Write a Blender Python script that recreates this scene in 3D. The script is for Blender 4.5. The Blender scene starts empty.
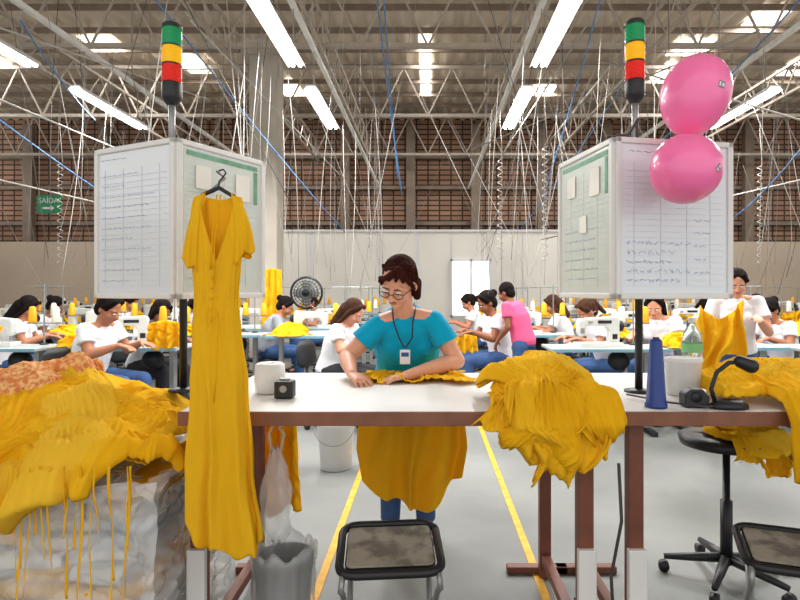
import bpy, bmesh, math, random
from mathutils import Vector, Matrix, noise
random.seed(7)
C=bpy.context; col=C.scene.collection
V=Vector; PI=math.pi; R=math.radians
F=578.0; H=1.4
def P(px,py,D): return V(((px-428)*D/F, D, H-(py-290)*D/F))
def XP(px,D): return (px-428)*D/F
# ---------------------------------------------------------------- materials
def lin(c):
    return tuple(((x/255)/12.92 if x/255<=.04045 else ((x/255+.055)/1.055)**2.4) for x in c)
def M(name,c,rough=.6,metal=0,bump=0,bs=60,var=.1,vs=5,trans=0,emit=0,alpha=1,sheen=0,coat=0,spec=.5,c2=None):
    m=bpy.data.materials.new(name); m.use_nodes=True; nt=m.node_tree; N=nt.nodes; L=nt.links
    b=N['Principled BSDF']; c=lin(c)
    tc=N.new('ShaderNodeTexCoord'); nz=N.new('ShaderNodeTexNoise'); nz.inputs['Scale'].default_value=vs; nz.inputs['Detail'].default_value=4
    L.new(tc.outputs['Object'],nz.inputs['Vector'])
    rp=N.new('ShaderNodeValToRGB'); rp.color_ramp.elements[0].position=.3; rp.color_ramp.elements[1].position=.7
    rp.color_ramp.elements[0].color=tuple(x*(1-var) for x in c)+(1,); rp.color_ramp.elements[1].color=tuple(min(1,x*(1+var)) for x in c)+(1,)
    if c2: rp.color_ramp.elements[0].position=.42; rp.color_ramp.elements[1].position=.58; rp.color_ramp.elements[1].color=lin(c2)+(1,)
    L.new(nz.outputs['Fac'],rp.inputs['Fac']); L.new(rp.outputs['Color'],b.inputs['Base Color'])
    b.inputs['Roughness'].default_value=rough; b.inputs['Metallic'].default_value=metal
    b.inputs['Specular IOR Level'].default_value=spec
    if trans: b.inputs['Transmission Weight'].default_value=trans
    if alpha<1: b.inputs['Alpha'].default_value=alpha
    if sheen: b.inputs['Sheen Weight'].default_value=sheen
    if coat: b.inputs['Coat Weight'].default_value=coat
    if emit: b.inputs['Emission Color'].default_value=c+(1,); b.inputs['Emission Strength'].default_value=emit
    if bump:
        n2=N.new('ShaderNodeTexNoise'); n2.inputs['Scale'].default_value=bs; n2.inputs['Detail'].default_value=5
        L.new(tc.outputs['Object'],n2.inputs['Vector']); bp=N.new('ShaderNodeBump'); bp.inputs['Strength'].default_value=bump; bp.inputs['Distance'].default_value=.01
        L.new(n2.outputs['Fac'],bp.inputs['Height']); L.new(bp.outputs['Normal'],b.inputs['Normal'])
    return m
def cloth_mat(name,c,**k):
    # thin jersey: part of the light passes through the knit
    m=M(name,c,.95,bump=.3,bs=240,var=.05,vs=3,spec=.08,**k); nt=m.node_tree; N=nt.nodes; L=nt.links
    b=N['Principled BSDF']; out=N['Material Output']; tr=N.new('ShaderNodeBsdfTranslucent'); tr.inputs['Color'].default_value=lin(c)+(1,)
    mx=N.new('ShaderNodeMixShader'); mx.inputs[0].default_value=.22
    L.new(b.outputs[0],mx.inputs[1]); L.new(tr.outputs[0],mx.inputs[2]); L.new(mx.outputs[0],out.inputs['Surface']); return m
def brickmat(name,c1,c2,mc,scale,bw,rh,ms):
    m=M(name,c1); nt=m.node_tree; N=nt.nodes; L=nt.links; b=N['Principled BSDF']
    tc=N.new('ShaderNodeTexCoord'); mp=N.new('ShaderNodeMapping'); mp.inputs['Rotation'].default_value=(R(90),0,0)
    br=N.new('ShaderNodeTexBrick'); L.new(tc.outputs['Object'],mp.inputs['Vector']); L.new(mp.outputs['Vector'],br.inputs['Vector'])
    br.offset=0; br.inputs['Color1'].default_value=lin(c1)+(1,); br.inputs['Color2'].default_value=lin(c2)+(1,); br.inputs['Mortar'].default_value=lin(mc)+(1,)
    br.inputs['Scale'].default_value=scale; br.inputs['Mortar Size'].default_value=ms; br.inputs['Brick Width'].default_value=bw; br.inputs['Row Height'].default_value=rh
    L.new(br.outputs['Color'],b.inputs['Base Color']); b.inputs['Roughness'].default_value=.9
    return m
mt=dict(
 yellow=cloth_mat('yellow_cloth',(250,196,38)),
 yellow2=cloth_mat('deep_yellow_cloth',(246,188,28)),
 yellow3=cloth_mat('light_yellow_cloth',(252,204,58)),
 floral=M('orange_print_cloth',(220,130,70),.85,bump=.2,bs=200,var=.1,vs=60,c2=(238,186,120)),
 floor=M('polished_concrete',(126,128,125),.5,bump=.08,bs=18,var=.22,vs=1.1,spec=.35),
 line=M('yellow_paint',(222,166,44),.6,var=.3,vs=12),
 white=M('white_laminate',(222,221,218),.35,var=.03),
 board=M('whiteboard_panel',(222,227,232),.18,var=.03,vs=2,coat=.4),
 chart=M('grey_green_chart',(204,212,206),.4,var=.05,vs=20),
 alu=M('aluminium',(204,206,210),.35,metal=.3,var=.05),
 brown=M('brown_painted_steel',(112,62,44),.5,var=.15,vs=12),
 edge=M('brown_edge_band',(126,78,56),.5,var=.15,vs=12),
 black=M('black_plastic',(24,25,28),.45,var=.2),
 dark=M('dark_metal',(44,46,50),.45,metal=.5,var=.15),
 steel=M('grey_steel',(150,152,152),.4,metal=.6,var=.1),
 cream=M('machine_enamel',(212,214,210),.3,var=.05,coat=.3),
 tabletop=M('pale_grey_laminate',(172,180,180),.4,var=.06),
 tedge=M('pale_blue_edge',(120,168,184),.5),
 wpart=M('white_partition_paint',(224,221,213),.7,var=.04,vs=1),
 tan=M('tan_wall_paint',(184,168,150),.8,var=.08,vs=.8),
 conc=M('concrete',(184,176,164),.85,bump=.2,bs=20,var=.12,vs=2),
 truss=M('truss_steel',(174,163,150),.6,var=.12,vs=4),
 trussd=M('dark_purlin_steel',(132,116,102),.7,var=.15,vs=4),
 roof=M('corrugated_roof_sheet',(212,200,184),.6,var=.14,vs=.7),
 tube=M('fluorescent_tube',(255,255,255),.5,var=0,emit=14),
 sky=M('skylight_sheet',(255,252,244),.5,var=0,emit=2.2),
 refl=M('lamp_housing',(226,226,224),.5),
 wgrey=M('grey_cord',(150,146,140),.6), wwhite=M('white_cord',(186,182,176),.6), wdark=M('dark_cord',(64,56,52),.6), wblue=M('blue_hose',(70,120,170),.5),
 teal=M('teal_cotton',(12,158,198),.9,bump=.5,bs=24,var=.06,sheen=.1,spec=.1),
 wshirt=M('white_cotton',(226,226,230),.85,bump=.3,bs=40,var=.04),
 pink=M('pink_cotton',(226,84,130),.85,bump=.2,bs=200,var=.05), greys=M('grey_cotton',(150,156,166),.85,bump=.2,bs=200),
 jeans=M('blue_denim',(52,84,132),.85,bump=.3,bs=300,var=.2,vs=15), bpants=M('black_trousers',(34,36,42),.85),
 skin=M('warm_skin',(214,156,128),.5,var=.06,vs=14,bump=.05,bs=120,spec=.3), skin2=M('tan_skin',(176,118,88),.5,var=.06,vs=14,spec=.3), skin3=M('brown_skin',(140,90,64),.5,var=.06,vs=14,spec=.3),
 hair=M('dark_auburn_hair',(52,20,15),.85,bump=1.0,bs=45,var=.4,vs=40,spec=.08), hairb=M('black_hair',(24,18,18),.8,bump=.6,bs=70,var=.3,vs=30,spec=.1), hairc=M('brown_hair',(66,42,30),.8,bump=.6,bs=70,var=.3,vs=30,spec=.1),
 lip=M('lips',(176,88,80),.45), eye=M('eye_white',(232,228,222),.3,var=0), iris=M('iris',(52,32,24),.2,var=0),
 bpink=M('pink_latex',(255,118,176),.28,var=.04,vs=3,coat=.25),
 green=M('green_lens',(20,140,84),.25,var=.05,emit=.15), amber=M('amber_lens',(240,180,20),.25,var=.05,emit=.25), red=M('red_lens',(214,38,28),.25,var=.05,emit=.2),
 sgreen=M('sign_green',(14,120,78),.5,emit=.15), gpaper=M('green_print',(106,160,130),.6,var=.3,vs=14),
 ink=M('blue_ink',(132,156,200),.6), inkd=M('dark_ink',(120,124,132),.6), rule=M('ruled_ink',(208,213,218),.6), paper=M('paper',(236,234,226),.8),
 film=M('clear_plastic_film',(240,243,245),.12,alpha=.42,bump=1.0,bs=6,coat=1), bag=M('white_plastic_bag',(232,234,234),.15,alpha=.4,bump=1.0,bs=14,coat=.8),
 bale=M('packed_white_cloth',(222,220,214),.85,var=.08,vs=3,bump=.4,bs=12), bale2=M('packed_beige_cloth',(210,194,168),.85,var=.1,vs=3,bump=.4,bs=12), bale3=M('packed_grey_blue_cloth',(186,194,202),.85,var=.1,vs=3,bump=.4,bs=12),
 bluec=M('blue_plastic',(24,56,130),.35,var=.05), bottle=M('clear_bottle',(226,238,232),.05,trans=.9,var=0), glabel=M('green_label',(120,184,128),.5),
 wpl=M('white_plastic',(218,218,216),.35,var=.03), worn=M('worn_seat_board',(176,166,150),.7,var=.2,vs=11,bump=.4,bs=40,c2=(112,104,94)),
 glow=M('bright_glazing',(250,250,244),.5,var=0,emit=1.1), lanyard=M('dark_blue_lanyard',(24,32,60),.6), boxo=M('orange_cone_thread',(246,176,20),.7,var=.05,bump=.3,bs=200), boxw=M('white_cone_thread',(232,228,214),.7,var=.05,bump=.3,bs=200),
)
mt['brick']=brickmat('brick_screen',(172,134,110),(150,116,94),(66,52,44),1.0,.34,.15,.022)
# ---------------------------------------------------------------- mesh builder
def frame(d):
    d=d.normalized(); u=V((0,0,1)) if abs(d.z)<.9 else V((1,0,0))
    a=d.cross(u).normalized(); return a, a.cross(d).normalized()
class MB:
    def __init__(s): s.v=[]; s.f=[]
    def add(s,vs,fs,T=None):
        o=len(s.v); s.v+=[tuple(T@V(q)) if T else tuple(q) for q in vs]; s.f+=[tuple(i+o for i in f) for f in fs]; return s
    def box(s,c,d,T=None):
        x,y,z=d[0]/2,d[1]/2,d[2]/2
        vs=[(c[0]+a*x,c[1]+b*y,c[2]+e*z) for a in(-1,1) for b in(-1,1) for e in(-1,1)]
        return s.add(vs,[(0,1,3,2),(4,6,7,5),(0,4,5,1),(2,3,7,6),(0,2,6,4),(1,5,7,3)],T)
    def bar(s,p,q,w,h=None):
        p,q=V(p),V(q); h=h or w; a,b=frame(q-p); vs=[]
        for c in(p,q):
            for i,j in((-1,-1),(1,-1),(1,1),(-1,1)): vs.append(c+a*i*w/2+b*j*h/2)
        return s.add(vs,[(3,2,1,0),(4,5,6,7),(0,1,5,4),(1,2,6,5),(2,3,7,6),(3,0,4,7)])
    def rings(s,rs,cap=True,T=None):
        n=len(rs[0]); vs=[p for r in rs for p in r]; fs=[]
        for i in range(len(rs)-1):
            for j in range(n): fs.append((i*n+j,i*n+(j+1)%n,(i+1)*n+(j+1)%n,(i+1)*n+j))
        if cap: fs.append(tuple(range(n))[::-1]); fs.append(tuple((len(rs)-1)*n+j for j in range(n)))
        return s.add(vs,fs,T)
    def tube(s,pts,r,n=8,cap=True):
        pts=[V(p) for p in pts]; k=len(pts); rs=[]; a=None
        for i,p in enumerate(pts):
            d=(pts[min(i+1,k-1)]-pts[max(i-1,0)]).normalized()
            if a is None: a,b=frame(d)
            else: a=(a-d*a.dot(d)).normalized(); b=a.cross(d).normalized()
            q=r[i] if isinstance(r,(list,tuple)) else r
            rs.append([p+a*q*math.cos(2*PI*j/n)+b*q*math.sin(2*PI*j/n) for j in range(n)])
        return s.rings(rs,cap)
    def cap(s,p,q,r1,r2,n=14):
        p,q=V(p),V(q); d=(q-p).normalized(); pts=[];rr=[]
        for a in(-80,-50,-22): pts.append(p+d*r1*math.sin(R(a))); rr.append(r1*math.cos(R(a)))
        pts+=[p,q]; rr+=[r1,r2]
        for a in(22,50,80): pts.append(q+d*r2*math.sin(R(a))); rr.append(r2*math.cos(R(a)))
        return s.tube(pts,rr,n)
    def spine(s,pts,rad,xd=(1,0,0),n=22):
        pts=[V(p) for p in pts]; k=len(pts); rs=[]
        for i,p in enumerate(pts):
            d=(pts[min(i+1,k-1)]-pts[max(i-1,0)]).normalized(); a=V(xd); a=(a-d*a.dot(d)).normalized(); b=d.cross(a)
            rs.append([p+a*rad[i][0]*math.cos(2*PI*j/n)+b*rad[i][1]*math.sin(2*PI*j/n) for j in range(n)])
        return s.rings(rs)
    def ell(s,c,r,T=None,n=18,m=10):
        rs=[]
        for i in range(m+1):
            t=PI*(.04+.92*i/m) ; rs.append([V((c[0]+r[0]*math.sin(t)*math.cos(2*PI*j/n),c[1]+r[1]*math.sin(t)*math.sin(2*PI*j/n),c[2]-r[2]*math.cos(t))) for j in range(n)])
        return s.rings(rs,True,T)
    def lathe(s,prof,c=(0,0,0),n=24,cap=True,T=None):
        return s.rings([[V((c[0]+r*math.cos(2*PI*j/n),c[1]+r*math.sin(2*PI*j/n),c[2]+z)) for j in range(n)] for r,z in prof],cap,T)
    def grid(s,fn,nu,nv):
        vs=[fn(i/nu,j/nv) for j in range(nv+1) for i in range(nu+1)]; w=nu+1
        return s.add(vs,[(j*w+i,j*w+i+1,(j+1)*w+i+1,(j+1)*w+i) for j in range(nv) for i in range(nu)])
    def prism(s,poly,y0,y1):
        n=len(poly); vs=[(x,y0,z) for x,z in poly]+[(x,y1,z) for x,z in poly]
        fs=[tuple(range(n)),tuple(range(n,2*n))[::-1]]+[(i,(i+1)%n,n+(i+1)%n,n+i)[::-1] for i in range(n)]
        return s.add(vs,fs)
    def build(s,name,m,parent=None,smooth=False,bev=0,vox=0,sm=2,label=None,cat=None,group=None,kind=None,solid=0,loc=None):
        vs=s.v
        if parent is None and loc is None:
            xs=[p[0] for p in vs];ys=[p[1] for p in vs];zs=[p[2] for p in vs]; loc=V(((min(xs)+max(xs))/2,(min(ys)+max(ys))/2,min(zs)))
            vs=[(p[0]-loc.x,p[1]-loc.y,p[2]-loc.z) for p in vs]
        me=bpy.data.meshes.new(name); me.from_pydata(vs,[],s.f); 
        bm=bmesh.new(); bm.from_mesh(me); bmesh.ops.recalc_face_normals(bm,faces=bm.faces); bm.to_mesh(me); bm.free()
        me.materials.append(mt[m]); o=bpy.data.objects.new(name,me); col.objects.link(o)
        if loc is not None: o.location=loc
        if vox:
            r=o.modifiers.new('r','REMESH'); r.mode='VOXEL'; r.voxel_size=vox
            if sm: q=o.modifiers.new('s','SMOOTH'); q.iterations=sm; q.factor=.5
            bake(o); o.data.materials.clear(); o.data.materials.append(mt[m]); smooth=True
        if smooth: o.data.polygons.foreach_set('use_smooth',[True]*len(o.data.polygons))
        if bev: q=o.modifiers.new('b','BEVEL'); q.width=bev; q.segments=2; q.limit_method='ANGLE'
        if solid: q=o.modifiers.new('t','SOLIDIFY'); q.thickness=solid; q.offset=0
        if parent: o.parent=parent
        if label: o['label']=label
        if cat: o['category']=cat
        if group: o['group']=group
        if kind: o['kind']=kind
        return o
def bake(o):
    C.view_layer.update(); dg=C.evaluated_depsgraph_get(); me=bpy.data.meshes.new_from_object(o.evaluated_get(dg)); o.modifiers.clear(); o.data=me
def thing(name,label,cat,loc=(0,0,0),rz=0,group=None):
    o=bpy.data.objects.new(name,None); col.objects.link(o); o.empty_display_size=.1; o.location=loc; o.rotation_euler=(0,0,rz); o['label']=label; o['category']=cat
    if group: o['group']=group
    return o
def dup(root,loc,rz=0,label=None,group=None,sc=None):
    def cp(o,p):
        c=o.copy(); col.objects.link(c)
        if p: c.parent=p
        for k in list(o.children): cp(k,c)
        return c
    r=cp(root,None); r.location=loc; r.rotation_euler=(0,0,rz)
    if label: r['label']=label
    if group: r['group']=group
    if sc: r.scale=(sc,)*3
    return r
def text(name,s,size,T,m,parent):
    cu=bpy.data.curves.new(name,'FONT'); cu.body=s; cu.size=size; cu.align_x='CENTER'; cu.align_y='CENTER'; cu.extrude=.001
    o=bpy.data.objects.new(name,cu); col.objects.link(o); C.view_layer.update()
    me=bpy.data.meshes.new_from_object(o.evaluated_get(C.evaluated_depsgraph_get())); bpy.data.objects.remove(o)
    me.transform(T); me.materials.clear(); me.materials.append(mt[m]); q=bpy.data.objects.new(name,me); col.objects.link(q); q.parent=parent; return q
# ---------------------------------------------------------------- setting
MB().box((0,8,-.05),(27,22,.1)).build('floor','floor',kind='structure')
g=MB(); nx=700
g.grid(lambda u,v:((u-.5)*26,-2+v*20,6.45+.04*math.sin(u*26/.30*2*PI)),nx,1)
g.build('ceiling','roof',smooth=True,kind='structure')
MB().box((0,15.55,1.5),(7.9,.1,3.0)).build('wall_back','wpart',kind='structure').location.x=-.3
MB().box((-8.6,15.6,1.35),(8.7,.12,2.7)).build('wall_back_left','tan',kind='structure')
MB().box((8.35,15.6,1.35),(9.3,.12,2.7)).build('wall_back_right','tan',kind='structure')
MB().box((0,17.2,3.3),(26,.2,6.6)).build('wall_back_screen','brick',kind='structure')
MB().box((-13,7,1.5),(.2,20,3)).build('wall_left','tan',kind='structure')
MB().box((13,7,1.5),(.2,20,3)).build('wall_right','tan',kind='structure')
g=MB()
for z in(3.35,4.4,5.3): g.box((0,17.0,z),(26,.2,.1))
g.build('trim_1','trussd',kind='structure')
g=MB()
for i in range(9): g.box((-4.1+i*.95,15.485,1.5),(.03,.02,2.98))
g.box((-.3,15.49,2.99),(7.9,.04,.06)); g.build('trim_2','alu',kind='structure')
w=MB().box((1.15,15.47,1.45),(1.0,.03,1.5)).build('window_1','glow',kind='structure')
fr=MB()
for x in(-.52,0,.52): fr.box((x,-.02,.75),(.05,.04,1.55))
for z in(0,1.5): fr.box((0,-.02,z),(1.09,.04,.05))
fr.build('window_frame','alu',w)
for i,(x0,x1) in enumerate(((-.535,-.495),(.515,.555))):
    MB().box(((x0+x1)/2,8.2,.002),(x1-x0,13.6,.004)).build('trim_%d'%(3+i),'line',kind='structure')
t=thing('concrete_column','thick pale concrete column rising behind the left whiteboard box','column',(-2.72,9.75,0)); MB().box((0,0,2.75),(.46,.46,5.5)).build('shaft','conc',t,bev=.02); MB().box((0,0,5.4),(.7,.6,.25)).build('capital','conc',t,bev=.02)
for x,lb in((-11.6,'leftmost'),(-9.4,'far left'),(-7.2,'second from far left'),(-5.1,'left'),(-2.4,'left of centre'),(-.5,'near the centre'),(1.38,'right of centre'),(3.3,'between centre and right'),(5.2,'right'),(7.2,'second from far right'),(9.3,'far right'),(11.5,'rightmost')):
    t=thing('screen_post','brown steel post in front of the brick screen, the %s one'%lb,'post',(x,16.8,0)); MB().box((0,0,3.1),(.26,.2,6.2)).build('shaft','trussd',t,bev=.01); MB().box((0,0,.05),(.4,.2,.1)).build('base_plate','trussd',t)
for D,lb in((9.0,'nearest steel lattice roof truss crossing the top of the picture'),(12.6,'middle steel lattice roof truss'),(16.2,'farthest steel lattice truss above the brick screen')):
    t=thing('roof_truss',lb,'truss',(0,D,5.2))
    MB().box((0,0,0),(26,.08,.07)).build('bottom_chord','truss',t); MB().box((0,0,1.05),(26,.08,.07)).build('top_chord','truss',t)
    n=24
    for i in range(n):
        x=-12.6+i*1.05
        MB().bar((x,0,0),(x+.52,0,1.05),.03).build('brace','truss',t); MB().bar((x+.52,0,1.05),(x+1.05,0,0),.03).build('brace','truss',t)
for i in range(13):
    y=5.6+i*.9
    o=MB().box((0,y,6.34),(26,.05,.10)).build('roof_purlin','trussd',label='dark steel purlin running crosswise under the corrugated roof',cat='beam',group='crosswise roof purlins')
for x,z,lb in((-6.3,5.0,'far left'),(-3.1,5.05,'left'),(-1.6,5.0,'left of centre'),(1.5,5.0,'right of centre'),(3.4,5.05,'right'),(6.6,5.0,'far right')):
    t=thing('long_beam','long steel lattice beam running to the back of the hall, the %s one'%lb,'beam',(x,9.5,z))
    MB().box((0,0,0),(.045,14,.045)).build('lower_rail','truss',t); MB().box((0,0,.5),(.045,14,.045)).build('upper_rail','truss',t)
    g=MB()
    for k in range(17): y=-7+k*.82; g.bar((0,y,0),(0,y+.41,.5),.018).bar((0,y+.41,.5),(0,y+.82,0),.018)
    g.build('lattice','truss',t)
for i,(x,y,w_,l_) in enumerate(((-6.6,11.7,.6,.7),(-5.2,12.8,.5,1.0),(5.4,11.9,.7,.8),(6.2,10.6,.6,.6),(8.4,13.,.8,.9),(5.6,13.2,.7,.9),(-.06,13,.25,3.4),(-9.5,12.4,.6,.8),(2.9,14.3,.5,.8),(-3.4,14.2,.5,.8))):
    t=MB().box((x,y,6.39),(w_,l_,.02)).build('skylight','sky',label='bright translucent skylight sheet let into the roof',cat='skylight',group='roof skylights')
    pl=bpy.data.lights.new('daylight','AREA'); pl.shape='RECTANGLE'; pl.size=w_; pl.size_y=l_; pl.energy=80; pl.color=(1,.99,.96)
    lo=bpy.data.objects.new('daylight',pl); col.objects.link(lo); lo.parent=t; lo.location=(0,0,-.006)
# ---------------------------------------------------------------- lights
def lamp():
    t=thing('ceiling_light','x','light')
    MB().prism([(-.09,0),(-.05,.06),(.05,.06),(.09,0),(.085,0),(.045,.045),(-.045,.045),(-.085,0)],-.78,.78).build('housing','refl',t)
    for x in(-.035,.035): MB().tube([(x,-.74,.01),(x,.74,.01)],.019,10).build('tube','tube',t,smooth=True)
    for y in(-.6,.6): MB().tube([(0,y,.06),(0,y,.5)],.006,5).build('hanger_rod','steel',t)
    return t
L0=lamp(); first=True
hh=2.2; rows=[(4.95,'near'),(7.15,'far')]
for xi,(xh,sd) in enumerate(((-1.77*hh,'far left'),(-.588*hh,'left'),(.495*hh,'right'),(1.74*hh,'far right'))):
    for D,rn in rows:
        lb='long fluorescent lamp, %s lamp of the %s rail'%(rn,sd)
        if first: o=L0; first=False; o['label']=lb
        else: o=dup(L0,(0,0,0),0,lb)
        o.location=(xh,D,H+hh); o['group']='fluorescent lamps on the ceiling rails'
        pl=bpy.data.lights.new('lamp_light','AREA'); pl.shape='RECTANGLE'; pl.size=.1; pl.size_y=1.4; pl.energy=44; pl.color=(1,.99,.97)
        lo=bpy.data.objects.new('lamp_light',pl); col.objects.link(lo); lo.parent=o; lo.location=(0,0,-.012)
    t=thing('lamp_rail','white steel lamp rail running back over the sewing lines, the %s one'%sd,'rail',(xh,9.2,H+hh+.5))
    MB().box((0,0,.03),(.05,12.6,.05)).build('rail','refl',t)
    for k in range(4): MB().tube([(0,-5+k*3.4,.05),(0,-5+k*3.4,2.3)],.008,5).build('suspension_rod','steel',t)
def cord(pts,r,m,name,label,cat,group,n=5):
    return MB().tube(pts,r,n).build(name,m,smooth=True,label=label,cat=cat,group=group)
def sag(p,q,s,n=10,w=0):
    p,q=V(p),V(q); return [p.lerp(q,i/n)-V((w*math.sin(PI*i/n),0,s*4*(i/n)*(1-i/n))) for i in range(n+1)]
cond=[(0,28,5.2,210,100,9,'wwhite'),(0,100,5,120,150,8,'wgrey'),(190,20,5.6,340,175,9.4,'wwhite'),(600,60,7,800,120,5,'wgrey'),(540,240,11,800,180,7,'wgrey'),(0,180,6,150,215,9,'wgrey'),
 (480,190,10,590,20,5,'wgrey'),(470,150,9,760,30,6.2,'wgrey')]
for a in cond: MB().tube([P(a[0],a[1],a[2]),P(a[3],a[4],a[5])],.010,6).build('conduit',a[6],smooth=True,label='straight pale conduit slung under the roof',cat='conduit',group='conduits under the roof')
blue=[(148,-10,5,345,232,9),(20,20,5,95,120,7),(377,0,6,402,195,8),(384,0,6,398,180,8.2),(600,0,5.5,545,190,8),(800,0,5,650,150,8),(640,60,7,520,230,10),(0,120,6,180,240,9),(560,300,8,640,165,6),(800,150,6,730,220,8)]
for a in blue: cord(sag(P(*a[:3]),P(*a[3:]),.06),.008,'wblue','air_hose','thin blue air hose hanging down from the roof','hose','blue air hoses',6)
for i in range(175):
    D=random.uniform(5,13); lim=.70*D; x=random.choice([-1,1])*random.uniform(.1,1)*lim
    wd=random.choice([.1,.3,.8,1.5])
    top=V((x+random.uniform(-wd,wd),D+random.uniform(-.4,.4),random.uniform(3.7,5.2))); bot=V((x,D,random.uniform(1.3,2.2)))
    m=random.choice(['wgrey','wwhite','wdark','wgrey','wgrey'])
    cord(sag(top,bot,random.uniform(.0,.12),10,random.uniform(-.05,.05)),random.uniform(.0025,.0045),m,'drop_cord','thin power cord dropping from the roof to the sewing machines','cord','drop cords above the sewing lines',4)
for i,(px,D) in enumerate(((150,6.2),(500,7),(545,6.4),(640,9),(700,6.6),(760,7.4),(60,7.2))):
    x=XP(px,D); n_=150; r_=.03
    cord([(x+r_*math.cos(k*.62),D+r_*math.sin(k*.62),3.0-k*.0085) for k in range(n_)],.004,'wgrey','coiled_cord','coiled grey air cord hanging above the sewing line','cord','coiled cords above the sewing lines',4)
    cord([(x+r_,D,3.0),(x,D,3.4),(x,D,4.6)],.004,'wgrey','drop_cord','thin power cord dropping from the roof to the sewing machines','cord','drop cords above the sewing lines',4)
sg=thing('exit_sign','green hanging exit sign with white lettering, at the far left','sign',P(49,213,12))
MB().box((0,0,.18),(.5,.03,.37)).build('panel','sgreen',sg,bev=.005)
text('lettering','SAÍDA',.15,Matrix.Translation((0,-.018,.25))@Matrix.Rotation(R(90),4,'X'),'white',sg)
MB().prism([(-.12,.08),(.04,.08),(.04,.04),(.13,.1),(.04,.16),(.04,.12),(-.12,.12)],-.022,-.017).build('arrow','white',sg)
for x in(-.2,.2): MB().tube([(x,0,.36),(x,0,2.)],.005,4).build('suspension_wire','wgrey',sg)
# ---------------------------------------------------------------- cloth helpers
def rid(a,b,s):
    n1=noise.noise(V((a,b,s))); n2=noise.noise(V((a*2.2+7,b*2.0,s+9)))
    r=max(0,1-abs(n1)*2.6); r2=max(0,1-abs(n2)*2.4); return r*r*(3-2*r)+.4*r2*r2
def support(x,y,rc,top,off):
    x0,x1,y0,y1=rc; cx=min(max(x,x0),x1); cy=min(max(y,y0),y1); dx=x-cx; dy=y-cy; d=math.hypot(dx,dy)
    z=top(cx,cy)
    if d<1e-6: return V((x,y,z+off))
    o=V((dx/d,dy/d,0)); rnd=min(d,.04)*.5; q=min(1,d/.05)
    return V((cx,cy,z+off*(1-q)))+o*(rnd+.006*q+off*q)-V((0,0,d-rnd*.4))
def garment(cx,cy,ang,w,l,rc,top,lift,seed,m,label,group,amp=.012,n=132,np_=12,name='garment',big=.03):
    ca,sa=math.cos(ang),math.sin(ang); fl=1 if int(seed)%2 else -1
    def fn(u,v):
        nz=lambda a,b,k: noise.noise(V((a,b,seed+k)))
        vv=v if fl>0 else 1-v
        a=(u-.5)*w*(.66+.55*vv)*(1+.4*nz(v*2.4,0,1)); b=(v-.5)*l*(1+.26*nz(u*2.4,3,2)+.07*nz(u*9,3,5))
        ph=PI*np_*(u+.13*nz(u*1.5,v*2.0,3)+.03*nz(u*5,v*6,4))+seed
        A=amp*(.12+1.5*abs(nz(u*2.6,v*2.0,6)))
        a+=A*.45*math.sin(2*ph)+.09*nz(v*2.6,u*1.2,7); b+=.05*nz(v*2,u*3,8)
        e=max(abs(u-.5),abs(v-.5))*2
        k=A*abs(math.sin(ph))**.9+big*(.5*nz(u*2.5,v*3,11)+.4*rid(u*2.2+v,v*2.6,seed+3))+.003*rid(u*14,v*11,seed+5)
        x=cx+ca*a-sa*b; y=cy+sa*a+ca*b
        return support(x,y,rc,top,max(-.004,k)+.003+lift*(1-.8*e**14))
    return MB().grid(fn,n,n*3//5).build(name,m,smooth=True,label=label,cat='garment',group=group,solid=.0016)
def gau(x,y,cx,cy,sx,sy): return math.exp(-((x-cx)/sx)**2-((y-cy)/sy)**2)
# ---------------------------------------------------------------- tables
TT=.97
def worktable(x0,x1,label,ext=None):
    t=thing('work_table',label,'table',((x0+x1)/2,2.525,0)); w_=(x1-x0)/2
    MB().box((0,0,TT-.012),(2*w_,.95,.024)).build('tabletop','white',t,bev=.003)
    MB().box((0,-.478,TT-.026),(2*w_+.01,.012,.05)).build('edge_band','edge',t,bev=.002); MB().box((0,.478,TT-.026),(2*w_+.01,.012,.05)).build('edge_band','edge',t,bev=.002)
    for s in(-1,1):
        for y in(-.42,.3):
            lg=MB().box((s*(w_-.05),y,(TT-.05)/2),(.055,.05,TT-.05)).build('leg','brown',t,bev=.004)
            if y<0: MB().box((s*(w_-.05),y-.03,.235),(.065,.03,.47)).build('leg_guard','white',t,bev=.004,label='white leg guard')
        MB().box((s*(w_-.05),-.06,.1),(.04,.72,.04)).build('side_rail','brown',t); MB().box((s*(w_-.05)-s*.03,.34,.02),(.3,.05,.035)).build('foot_bar','brown',t,bev=.005)
        MB().box((s*(w_-.05),-.06,TT-.075),(.04,.72,.04)).build('side_rail','brown',t)
    MB().box((0,.3,TT-.06),(2*w_-.12,.03,.06)).build('cross_rail','brown',t)
    return t
worktable(-.88,.62,'white-topped work table with brown edge at which the woman in teal stands')
worktable(.70,1.98,'brown-edged work table at the right carrying the bottle and blue cone')
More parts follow.
